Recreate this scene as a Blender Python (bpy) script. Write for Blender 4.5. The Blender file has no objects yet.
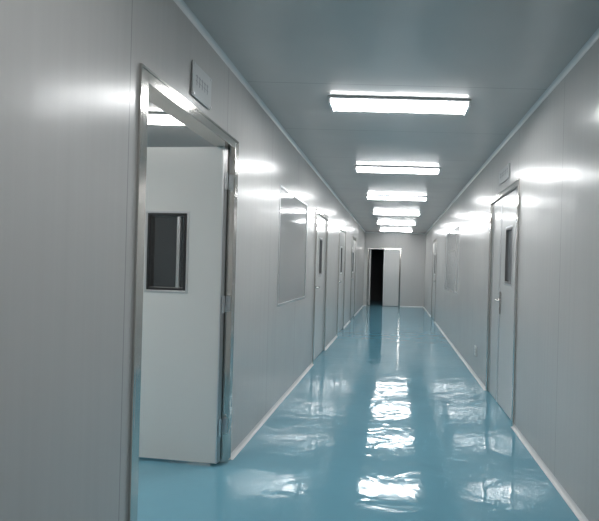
import bpy, bmesh, math, random
from mathutils import Matrix, Vector
random.seed(3)
scene=bpy.context.scene
XL,XR,H,T=-1.08,1.04,2.575,0.10
CH=1.308
YB,YF=-3.0,17.5
F=500.0

# ---------------- materials ----------------
def newmat(n):
    m=bpy.data.materials.new(n); m.use_nodes=True
    return m,m.node_tree.nodes,m.node_tree.links,m.node_tree.nodes['Principled BSDF']
def simple(n,col,rough=.4,metal=0,alpha=1,emit=None,es=0,noise=0.0,coat=0):
    m,N,L,b=newmat(n)
    b.inputs['Base Color'].default_value=(*col,1); b.inputs['Roughness'].default_value=rough
    b.inputs['Metallic'].default_value=metal; b.inputs['Alpha'].default_value=alpha
    b.inputs['Coat Weight'].default_value=coat
    if emit:
        b.inputs['Emission Color'].default_value=(*emit,1); b.inputs['Emission Strength'].default_value=es
    if noise:
        tc=N.new('ShaderNodeTexCoord'); nz=N.new('ShaderNodeTexNoise'); nz.inputs['Scale'].default_value=6
        L.new(tc.outputs['Object'],nz.inputs['Vector'])
        mr=N.new('ShaderNodeMapRange'); mr.inputs['To Min'].default_value=max(0,rough-noise); mr.inputs['To Max'].default_value=rough+noise
        L.new(nz.outputs['Fac'],mr.inputs['Value']); L.new(mr.outputs['Result'],b.inputs['Roughness'])
    return m
def panel_mat(n,col,rough,axis='Y',pitch=1.15,off=0.0,stretch=(30,30,.4),bump=.03,wav=.05,seamdark=.55,spec=.5):
    m,N,L,b=newmat(n)
    tc=N.new('ShaderNodeTexCoord'); sep=N.new('ShaderNodeSeparateXYZ'); L.new(tc.outputs['Object'],sep.inputs[0])
    a=N.new('ShaderNodeMath'); a.operation='ADD'; a.inputs[1].default_value=100*pitch+off; L.new(sep.outputs[axis],a.inputs[0])
    d=N.new('ShaderNodeMath'); d.operation='DIVIDE'; d.inputs[1].default_value=pitch; L.new(a.outputs[0],d.inputs[0])
    fr=N.new('ShaderNodeMath'); fr.operation='FRACT'; L.new(d.outputs[0],fr.inputs[0])
    lt=N.new('ShaderNodeMath'); lt.operation='LESS_THAN'; lt.inputs[1].default_value=.006/pitch; L.new(fr.outputs[0],lt.inputs[0])
    mp=N.new('ShaderNodeMapping'); mp.inputs['Scale'].default_value=stretch; L.new(tc.outputs['Object'],mp.inputs[0])
    nz=N.new('ShaderNodeTexNoise'); nz.inputs['Scale'].default_value=1; nz.inputs['Detail'].default_value=4; L.new(mp.outputs[0],nz.inputs['Vector'])
    mr=N.new('ShaderNodeMapRange'); mr.inputs['To Min'].default_value=.94; mr.inputs['To Max'].default_value=1.04; L.new(nz.outputs['Fac'],mr.inputs['Value'])
    s=N.new('ShaderNodeMath'); s.operation='MULTIPLY_ADD'; s.inputs[1].default_value=-seamdark; L.new(lt.outputs[0],s.inputs[0]); L.new(mr.outputs[0],s.inputs[2])
    mx=N.new('ShaderNodeVectorMath'); mx.operation='SCALE'; mx.inputs[0].default_value=col; L.new(s.outputs[0],mx.inputs['Scale'])
    L.new(mx.outputs[0],b.inputs['Base Color'])
    n2=N.new('ShaderNodeTexNoise'); n2.inputs['Scale'].default_value=1.6; n2.inputs['Detail'].default_value=1; L.new(tc.outputs['Object'],n2.inputs['Vector'])
    b1=N.new('ShaderNodeBump'); b1.inputs['Strength'].default_value=wav; b1.inputs['Distance'].default_value=.2; L.new(n2.outputs['Fac'],b1.inputs['Height'])
    b2=N.new('ShaderNodeBump'); b2.inputs['Strength'].default_value=bump; b2.inputs['Distance'].default_value=.02; L.new(nz.outputs['Fac'],b2.inputs['Height']); L.new(b1.outputs[0],b2.inputs['Normal'])
    L.new(b2.outputs[0],b.inputs['Normal'])
    b.inputs['Roughness'].default_value=rough; b.inputs['Specular IOR Level'].default_value=spec
    return m
WC=(.54,.53,.515)
M_wall=panel_mat('wall_panel_steel',WC,.23,off=.3,seamdark=.3,spec=.42)
M_wallx=panel_mat('wall_panel_steel_cross',WC,.23,axis='X',seamdark=.3,spec=.42)
M_ceil=panel_mat('ceiling_panel_steel',(.60,.575,.555),.22,stretch=(3,3,3),bump=.01,seamdark=.35,spec=.6)
M_trim=simple('white_cove_trim',(.68,.69,.69),.3,noise=.02)
M_steel=simple('stainless_steel',(.66,.64,.61),.12,metal=1,noise=.05)
M_alu=simple('aluminium_profile',(.72,.73,.74),.3,metal=.85,noise=.03)
M_leaf=simple('door_leaf_white',(.78,.775,.75),.3,noise=.01)
M_leafc=simple('door_leaf_grey',(.61,.605,.59),.2,noise=.01)
M_black=simple('black_rubber_frame',(.02,.02,.022),.35,noise=.03)
M_rub=simple('grey_rubber_frame',(.14,.14,.14),.35,noise=.03)
M_dkglass=simple('dark_window_glass',(.24,.25,.255),.06,noise=.01)
M_night=simple('unlit_window_glass',(.07,.075,.08),.05,noise=.01)
M_glass=simple('vision_glass',(.05,.06,.06),.04,alpha=.15,noise=.01)
M_wglass=simple('wall_window_glass',(.48,.48,.475),.08,alpha=.85,noise=.01)
M_plastic=simple('white_plastic',(.7,.7,.68),.4,noise=.03)
M_acry=simple('acrylic_sign',(.68,.69,.69),.12,noise=.02)
M_ink=simple('sign_ink',(.30,.31,.33),.5,noise=.05)
M_inkd=simple('sign_ink_dark',(.05,.05,.06),.5,noise=.05)
M_hous=simple('lamp_housing',(.8,.8,.8),.4,noise=.03)
M_tube=simple('lamp_diffuser',(.9,.9,.9),.4,emit=(.985,.995,1.0),es=26)
M_tubeN=simple('lamp_diffuser_dimmed',(.9,.9,.9),.4,emit=(.985,.995,1.0),es=16)  # emission turned down to keep the near end of the corridor darker
M_tube2=simple('lamp_diffuser_side',(.9,.9,.9),.4,emit=(1.0,.99,.97),es=26)
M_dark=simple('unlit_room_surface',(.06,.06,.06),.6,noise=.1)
def floor_mat():
    m,N,L,b=newmat('blue_epoxy_floor')
    tc=N.new('ShaderNodeTexCoord')
    n1=N.new('ShaderNodeTexNoise'); n1.inputs['Scale'].default_value=.8; n1.inputs['Detail'].default_value=3; L.new(tc.outputs['Object'],n1.inputs['Vector'])
    cr=N.new('ShaderNodeValToRGB'); cr.color_ramp.elements[0].color=(.14,.35,.45,1); cr.color_ramp.elements[1].color=(.17,.39,.49,1)
    cr.color_ramp.elements[0].position=.35; cr.color_ramp.elements[1].position=.7
    L.new(n1.outputs['Fac'],cr.inputs[0]); L.new(cr.outputs[0],b.inputs['Base Color'])
    n2=N.new('ShaderNodeTexNoise'); n2.inputs['Scale'].default_value=3.6; n2.inputs['Detail'].default_value=2.5; n2.inputs['Distortion'].default_value=.8; L.new(tc.outputs['Object'],n2.inputs['Vector'])
    bp=N.new('ShaderNodeBump'); bp.inputs['Strength'].default_value=.07; bp.inputs['Distance'].default_value=.05; L.new(n2.outputs['Fac'],bp.inputs['Height'])
    L.new(bp.outputs[0],b.inputs['Normal'])
    b.inputs['Roughness'].default_value=.065; b.inputs['IOR'].default_value=1.6
    return m
M_floor=floor_mat()

# ---------------- geometry helpers ----------------
def link(ob,parent=None):
    scene.collection.objects.link(ob)
    if parent: ob.parent=parent
    return ob
def empty(name,loc=(0,0,0)):
    e=bpy.data.objects.new(name,None); e.empty_display_size=.1; e.location=loc
    return link(e)
def finish(bm,name,mats,parent=None,bevel=0,mtx=None,smooth=False):
    bmesh.ops.remove_doubles(bm,verts=bm.verts,dist=1e-5)
    bmesh.ops.recalc_face_normals(bm,faces=bm.faces)
    if mtx: bm.transform(mtx)
    if parent and tuple(parent.location)!=(0,0,0):
        bm.transform(Matrix.Translation(-Vector(parent.location)))
    me=bpy.data.meshes.new(name); bm.to_mesh(me); bm.free()
    for m in (mats if isinstance(mats,(list,tuple)) else [mats]): me.materials.append(m)
    if smooth:
        for p in me.polygons: p.use_smooth=True
    ob=bpy.data.objects.new(name,me); link(ob,parent)
    if bevel:
        mo=ob.modifiers.new('bevel','BEVEL'); mo.width=bevel; mo.segments=2; mo.limit_method='ANGLE'
    return ob
def addbox(bm,a,b,mi=0):
    x0,x1=sorted((a[0],b[0]));y0,y1=sorted((a[1],b[1]));z0,z1=sorted((a[2],b[2]))
    v=[bm.verts.new(p) for p in [(x0,y0,z0),(x1,y0,z0),(x1,y1,z0),(x0,y1,z0),(x0,y0,z1),(x1,y0,z1),(x1,y1,z1),(x0,y1,z1)]]
    for f in [(0,3,2,1),(4,5,6,7),(0,1,5,4),(1,2,6,5),(2,3,7,6),(3,0,4,7)]:
        bm.faces.new([v[i] for i in f]).material_index=mi
def boxes(name,lst,mat,parent=None,bevel=0,mtx=None):
    obm=bmesh.new()
    for a,b in lst: 
        addbox(obm,a,b)
    bmesh.ops.recalc_face_normals(obm,faces=obm.faces)
    if mtx: obm.transform(mtx)
    if parent and tuple(parent.location)!=(0,0,0): obm.transform(Matrix.Translation(-Vector(parent.location)))
    me=bpy.data.meshes.new(name); obm.to_mesh(me); obm.free(); me.materials.append(mat)
    ob=bpy.data.objects.new(name,me); link(ob,parent)
    if bevel:
        mo=ob.modifiers.new('bevel','BEVEL'); mo.width=bevel; mo.segments=2; mo.limit_method='ANGLE'
    return ob
def panel(name,u0,u1,v0,v1,t0,t1,holes,mat,axis='y',parent=None,mtx=None,bevel=0):
    """slab with rectangular holes. axis 'y': u->y,t->x ; axis 'x': u->x,t->y ; v->z"""
    us=sorted({u0,u1,*[h[0] for h in holes],*[h[1] for h in holes]}); us=[u for u in us if u0<=u<=u1]
    vs=sorted({v0,v1,*[h[2] for h in holes],*[h[3] for h in holes]}); vs=[v for v in vs if v0<=v<=v1]
    def solid(i,j):
        if i<0 or j<0 or i>=len(us)-1 or j>=len(vs)-1: return False
        cu=(us[i]+us[i+1])/2; cv=(vs[j]+vs[j+1])/2
        return not any(h[0]<cu<h[1] and h[2]<cv<h[3] for h in holes)
    def P(u,v,t): return (t,u,v) if axis=='y' else (u,t,v)
    bm=bmesh.new()
    def q(*p): bm.faces.new([bm.verts.new(P(*x)) for x in p])
    for i in range(len(us)-1):
        for j in range(len(vs)-1):
            if not solid(i,j): continue
            a,b,c,d=us[i],us[i+1],vs[j],vs[j+1]
            q((a,c,t0),(b,c,t0),(b,d,t0),(a,d,t0)); q((a,c,t1),(b,c,t1),(b,d,t1),(a,d,t1))
            if not solid(i-1,j): q((a,c,t0),(a,d,t0),(a,d,t1),(a,c,t1))
            if not solid(i+1,j): q((b,c,t0),(b,d,t0),(b,d,t1),(b,c,t1))
            if not solid(i,j-1): q((a,c,t0),(b,c,t0),(b,c,t1),(a,c,t1))
            if not solid(i,j+1): q((a,d,t0),(b,d,t0),(b,d,t1),(a,d,t1))
    return finish(bm,name,mat,parent,bevel,mtx)
def cove(name,segs,x,z,sx,sz,r,mat,axis='y'):
    bm=bmesh.new(); n=8
    prof=[(0,0),(sx*r,0)]+[(sx*(r-r*math.sin(t)),sz*(r-r*math.cos(t))) for t in [math.pi/2*k/n for k in range(1,n)]]+[(0,sz*r)]
    for (y0,y1) in segs:
        P=(lambda p,y:(x+p[0],y,z+p[1])) if axis=='y' else (lambda p,y:(y,x+p[0],z+p[1]))
        A=[bm.verts.new(P(p,y0)) for p in prof]; B=[bm.verts.new(P(p,y1)) for p in prof]
        for i in range(len(prof)):
            k=(i+1)%len(prof); bm.faces.new([A[i],A[k],B[k],B[i]])
        bm.faces.new(A); bm.faces.new(B[::-1])
    return finish(bm,name,mat)

# ---------------- shell ----------------
D1=(2.08,3.34,0,2.12)
left_doors=[D1,(6.72,7.85,0,2.09),(9.5,10.7,0,2.09),(12.3,13.5,0,2.09)]
W1=(4.62,6.05,.93,2.06)
right_doors=[(4.24,5.48,0,2.09),(12.6,13.8,0,2.09)]
W2=(8.2,10.2,.93,2.06)
FD=(-.97,.2,0,2.03)
XO=-4.6
boxes('floor',[((XO-.1,YB-.1,-.12),(XR+T,YF+3.1,0))],M_floor)
boxes('ceiling',[((XO-.1,YB-.1,H),(XR+T,YF+3.1,H+.12))],M_ceil)
panel('wall_left',YB,YF,0,H,XL-T,XL,left_doors+[W1],M_wall)
panel('wall_right',YB,YF,0,H,XR,XR+T,right_doors+[W2],M_wall)
panel('wall_far',XL-T,XR+T,0,H,YF,YF+T,[FD],M_wallx,axis='x')
panel('wall_back',XL-T,XR+T,0,H,YB-T,YB,[],M_wallx,axis='x')
panel('wall_side_room_near',XO-.1,XL-T,0,H,.5,.6,[],M_wallx,axis='x')
W3=(-3.5,-2.2,.85,2.05)
panel('wall_side_room_far',XO-.1,XL-T,0,H,6.35,6.45,[W3],M_wallx,axis='x')
panel('wall_side_room_outer',.6,6.35,0,H,XO-.1,XO,[],M_wall)
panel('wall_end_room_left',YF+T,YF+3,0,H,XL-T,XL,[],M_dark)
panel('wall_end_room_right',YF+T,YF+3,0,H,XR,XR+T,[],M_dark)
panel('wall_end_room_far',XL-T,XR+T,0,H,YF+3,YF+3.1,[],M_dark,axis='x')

def gaps(doors):
    s=[];y=YB
    for d in sorted(doors): s.append((y,d[0]-.013)); y=d[1]+.013
    s.append((y,YF)); return s
cove('baseboard_left',gaps(left_doors),XL,0,1,1,.028,M_trim)
cove('baseboard_right',gaps(right_doors),XR,0,-1,1,.028,M_trim)
cove('baseboard_far',[(XL+.028,FD[0]),(FD[1],XR-.028)],YF,0,-1,1,.028,M_trim,axis='x')
cove('trim_ceiling_left',[(YB,YF)],XL,H,1,-1,.026,M_trim)
cove('trim_ceiling_right',[(YB,YF)],XR,H,-1,-1,.026,M_trim)
cove('trim_ceiling_far',[(XL+.026,XR-.026)],YF,H,-1,-1,.026,M_trim,axis='x')

# ---------------- doors ----------------
def frame(par,y0,y1,z1,side,w=.055,proud=.012,mat=M_steel):
    xf=XL if side<0 else XR
    a=xf-side*proud; b=xf+side*(T+.004)
    boxes('frame',[((a,y0,0),(b,y0+w,z1)),((a,y1-w,0),(b,y1,z1)),((a,y0+w,z1-w),(b,y1-w,z1))],mat,par,bevel=.003)
    boxes('frame_lip',[((a,y0-.012,0),(xf-side*.002,y0-.0005,z1+.012)),((a,y1+.0005,0),(xf-side*.002,y1+.012,z1+.012)),((a,y0,z1+.0005),(xf-side*.002,y1,z1+.012))],mat,par)
def vision(par,u0,u1,v0,v1,t0,t1,glass,axis='y',mtx=None,w=.018,rub=M_black):
    def P(u,v,t): return (t,u,v) if axis=='y' else (u,t,v)
    o=.006 if t1>t0 else -.006
    L=[(u0,u0+w,v0,v1),(u1-w,u1,v0,v1),(u0+w,u1-w,v0,v0+w),(u0+w,u1-w,v1-w,v1)]
    boxes('vision_frame',[(P(a,c,t0-o),P(b,d,t1+o)) for a,b,c,d in L],rub,par,bevel=.002,mtx=mtx)
    k=-.016
    outer=[(u0+k,u0,v0+k,v1-k),(u1,u1-k,v0+k,v1-k),(u0,u1,v0+k,v0),(u0,u1,v1,v1-k)]
    boxes('vision_trim',[(P(a,c,t0-o*.6),P(b,d,t1+o*.6)) for a,b,c,d in outer],M_alu,par,bevel=.002,mtx=mtx)
    tm=(t0+t1)/2
    boxes('vision_glass',[(P(u0+w,v0+w,tm-.004),P(u1-w,v1-w,tm+.004))],glass,par,mtx=mtx)
def handle(par,side,xf,y,z,dy):
    bm=bmesh.new(); addbox(bm,(xf,y-.022,z-.11),(xf-side*.008,y+.022,z+.11))
    finish(bm,'handle_plate',M_steel,par,bevel=.003)
    pts=[(xf-side*.004,y,z+.03),(xf-side*.045,y,z+.03),(xf-side*.05,y+dy*.02,z+.03),(xf-side*.05,y+dy*.12,z+.03),(xf-side*.035,y+dy*.13,z+.03)]
    cu=bpy.data.curves.new('handle_lever','CURVE'); cu.dimensions='3D'; cu.bevel_depth=.009; cu.bevel_resolution=3; cu.use_fill_caps=True
    sp=cu.splines.new('POLY'); sp.points.add(len(pts)-1)
    for q,pt in zip(sp.points,pts): q.co=(*pt,1)
    cu.materials.append(M_steel); link(bpy.data.objects.new('handle_lever',cu),par)
def closed_door(name,d,side,split=None,win=True,mat=M_leafc):
    e=empty(name); y0,y1,_,z1=d; frame(e,y0,y1,z1,side,w=.04)
    xf=(XL if side<0 else XR)+side*.012
    a,b=y0+.043,y1-.043
    lv=[(a,split-.002),(split+.002,b)] if split else [(a,b)]
    big=max(lv,key=lambda q:q[1]-q[0])
    for q in lv:
        hl=[]
        if win and q==big:
            c=(q[0]+q[1])/2; hl=[(c-.13,c+.13,1.2,1.72)]
        panel('leaf',q[0],q[1],.008,z1-.043,min(xf,xf+side*.045),max(xf,xf+side*.045),hl,mat,parent=e,bevel=.002)
        for h in hl: vision(e,*h,min(xf,xf+side*.045),max(xf,xf+side*.045),M_dkglass,rub=M_rub)
        boxes('leaf_edge',[((xf-side*.003,q[0],.01),(xf,q[0]+.012,z1-.045)),((xf-side*.003,q[1]-.012,.01),(xf,q[1],z1-.045))],M_alu,e)
    hy=big[1]-.06 if (split and big==lv[0]) else big[0]+.06
    handle(e,side,xf-side*.003,hy,1.0,-1 if (split and big==lv[0]) else 1)
    return e
e=empty('door_1'); frame(e,D1[0],D1[1],D1[3],-1,w=.05)
lw,lh=.92,2.05
hx,hy=XL-.04,3.253
ang=math.radians(8)
mtx=Matrix.Translation((hx,hy,0))@Matrix.Rotation(-ang,4,'Z')
hole=(-.52,-.245,1.13,1.635)
panel('leaf',-lw,0,.02,.02+lh,-.022,.022,[hole],M_leaf,axis='x',parent=e,mtx=mtx,bevel=.002)
vision(e,*hole,-.022,.022,M_glass,axis='x',mtx=mtx)
boxes('leaf_edge',[((-.006,-.0235,.02),(.003,.0235,.02+lh)),((-lw-.003,-.0235,.02),(-lw+.006,.0235,.02+lh))],M_alu,e,mtx=mtx)
bm=bmesh.new()
for z in (.25,1.05,1.85):
    bmesh.ops.create_cone(bm,cap_ends=True,segments=16,radius1=.008,radius2=.008,depth=.11,matrix=Matrix.Translation((hx+.013,hy-.012,z)))
    addbox(bm,(hx+.013,hy+.03,z-.05),(hx+.045,hy+.0365,z+.05))
me=bpy.data.meshes.new('hinges'); bm.to_mesh(me); bm.free(); me.materials.append(M_alu); link(bpy.data.objects.new('hinges',me),e)
closed_door('door_2',left_doors[1],-1)
closed_door('door_3',left_doors[2],-1)
closed_door('door_4',left_doors[3],-1)
closed_door('door_5',right_doors[0],1,split=5.0)
closed_door('door_6',right_doors[1],1)
e=empty('door_7'); x0,x1,_,z1=FD
boxes('frame',[((x0,YF-.012,0),(x0+.05,YF+T,z1)),((x1-.05,YF-.012,0),(x1,YF+T,z1)),((x0+.05,YF-.012,z1-.05),(x1-.05,YF+T,z1))],M_steel,e,bevel=.003)
xm=-.40
panel('leaf',xm,x1-.053,.01,z1-.053,YF+.01,YF+.055,[],M_leafc,axis='x',parent=e,bevel=.002)
boxes('leaf_edge',[((xm-.003,YF+.007,.01),(xm+.02,YF+.058,z1-.055))],M_alu,e)
panel('leaf_open',x0+.06,x0+.105,.01,z1-.053,YF+T+.01,YF+T+.52,[],M_leafc,axis='x',parent=e)

# ---------------- windows in the wall ----------------
def window(name,w,side):
    e=empty(name); y0,y1,z0,z1=w; xf=XL if side<0 else XR
    a=xf-side*.004; b=xf+side*(T+.004); k=.022
    boxes('frame',[((a,y0,z0),(b,y0+k,z1)),((a,y1-k,z0),(b,y1,z1)),((a,y0+k,z0),(b,y1-k,z0+k)),((a,y0+k,z1-k),(b,y1-k,z1))],M_alu,e,bevel=.004)
    boxes('pane',[((xf+side*.004,y0+k,z0+k),(xf+side*.010,y1-k,z1-k))],M_wglass,e)
    boxes('pane_inner',[((xf+side*.085,y0+k,z0+k),(xf+side*.091,y1-k,z1-k))],M_wglass,e)
window('window_1',W1,-1); window('window_2',W2,1)
e=empty('added_window_3'); x0,x1,z0,z1=W3; k=.03  # added: dark panes that darken the view through the open leaf's glass
mc=-2.76
boxes('frame',[((x0,6.344,z0),(x0+k,6.454,z1)),((x1-k,6.344,z0),(x1,6.454,z1)),((x0+k,6.344,z0),(x1-k,6.454,z0+k)),((x0+k,6.344,z1-k),(x1-k,6.454,z1)),((mc-.02,6.344,z0+k),(mc+.02,6.454,z1-k))],M_alu,e,bevel=.003)
boxes('pane',[((x0+k,6.39,z0+k),(mc-.02,6.40,z1-k)),((mc+.02,6.39,z0+k),(x1-k,6.40,z1-k))],M_night,e)

# ---------------- lamps ----------------
def lamp(x,y,L=1.06,w=.24,mat=None):
    mat=mat or M_tube
    e=empty('ceiling_light',(x,y,H)); z0=H-.001
    bm=bmesh.new(); addbox(bm,(x-L/2,y-w/2-.01,z0-.016),(x+L/2,y+w/2+.01,z0)); finish(bm,'housing',M_hous,e,bevel=.003)
    for s in (-1,1):
        bm=bmesh.new(); cy=y+s*w/4; r=w/4-.003; n=10
        prof=[(cy+r*math.cos(t),z0-.016-.028*math.sin(t)) for t in [math.pi*k/n for k in range(n+1)]]
        A=[bm.verts.new((x-L/2+.02,p,q)) for p,q in prof]; B=[bm.verts.new((x+L/2-.02,p,q)) for p,q in prof]
        for i in range(n): bm.faces.new([A[i],A[i+1],B[i+1],B[i]])
        bm.faces.new(A); bm.faces.new(B[::-1]); bm.faces.new([A[0],A[-1],B[-1],B[0]])
        finish(bm,'tube_diffuser',mat,e)
    boxes('end_caps',[((x-L/2,y-w/2,z0-.045),(x-L/2+.02,y+w/2,z0-.016)),((x+L/2-.02,y-w/2,z0-.045),(x+L/2,y+w/2,z0-.016))],M_hous,e,bevel=.005)
for k in range(-1,6):
    lamp(0.0,3.82+2.48*k,mat=M_tubeN if k<0 else None)
lamp(-2.1,4.35,mat=M_tube2)
lamp(-2.6,1.9,mat=M_tube2)  # added out of view, lights the open leaf from the front
lamp(-3.6,3.2,mat=M_tube2)  # added out of view to brighten the side room

# ---------------- signs & outlets ----------------
def sign(name,side,y0,y1,z0,z1,ink):
    e=empty(name); xf=XL if side<0 else XR
    f=lambda d:xf-side*d
    boxes('plate',[((f(.004),y0,z0),(f(.012),y1,z1))],M_acry,e,bevel=.003)
    boxes('standoffs',[((f(0),y,z),(f(.016),y+.010,z+.010)) for y in (y0+.008,y1-.018) for z in (z0+.008,z1-.018)],M_alu,e)
    L=[]
    n=5; h=(y1-y0-.08)/n; zc=(z0+z1)/2
    for i in range(n):
        a=y0+.04+i*h; b=a+h*.7
        L+=[((f(.012),a,zc+.022),(f(.013),b,zc+.027)),((f(.012),a,zc-.004),(f(.013),b,zc)),((f(.012),(a+b)/2-.003,zc-.022),(f(.013),(a+b)/2+.003,zc+.032))]
    boxes('lettering',L,ink,e)
sign('door_sign',-1,2.58,2.84,2.18,2.36,M_ink)
sign('door_sign',1,4.62,5.06,2.18,2.32,M_inkd)
e=empty('electrical_outlet')
boxes('cover',[((XR-.012,6.2,.25),(XR,6.32,.37))],M_plastic,e,bevel=.004)
boxes('sockets',[((XR-.0135,6.225+i*.035,.29+j*.03),(XR-.012,6.235+i*.035,.305+j*.03)) for i in (0,1) for j in (0,1)],M_black,e)

# ---------------- world, camera ----------------
w=bpy.data.worlds.new('World'); scene.world=w; w.use_nodes=True
w.node_tree.nodes['Background'].inputs[0].default_value=(.02,.02,.02,1)
cam=bpy.data.cameras.new('camera'); co=bpy.data.objects.new('camera',cam); link(co)
cam.sensor_width=36; cam.lens=F/599*36; cam.clip_start=.02
cam.shift_x=-(395-299.5)/599; cam.shift_y=8.5/599
co.matrix_world=Matrix.Translation((0,0,CH))@Matrix.Rotation(math.radians(90),4,'X')@Matrix.Rotation(math.radians(1.5),4,'Z')
scene.camera=co
scene.view_settings.view_transform='Standard'
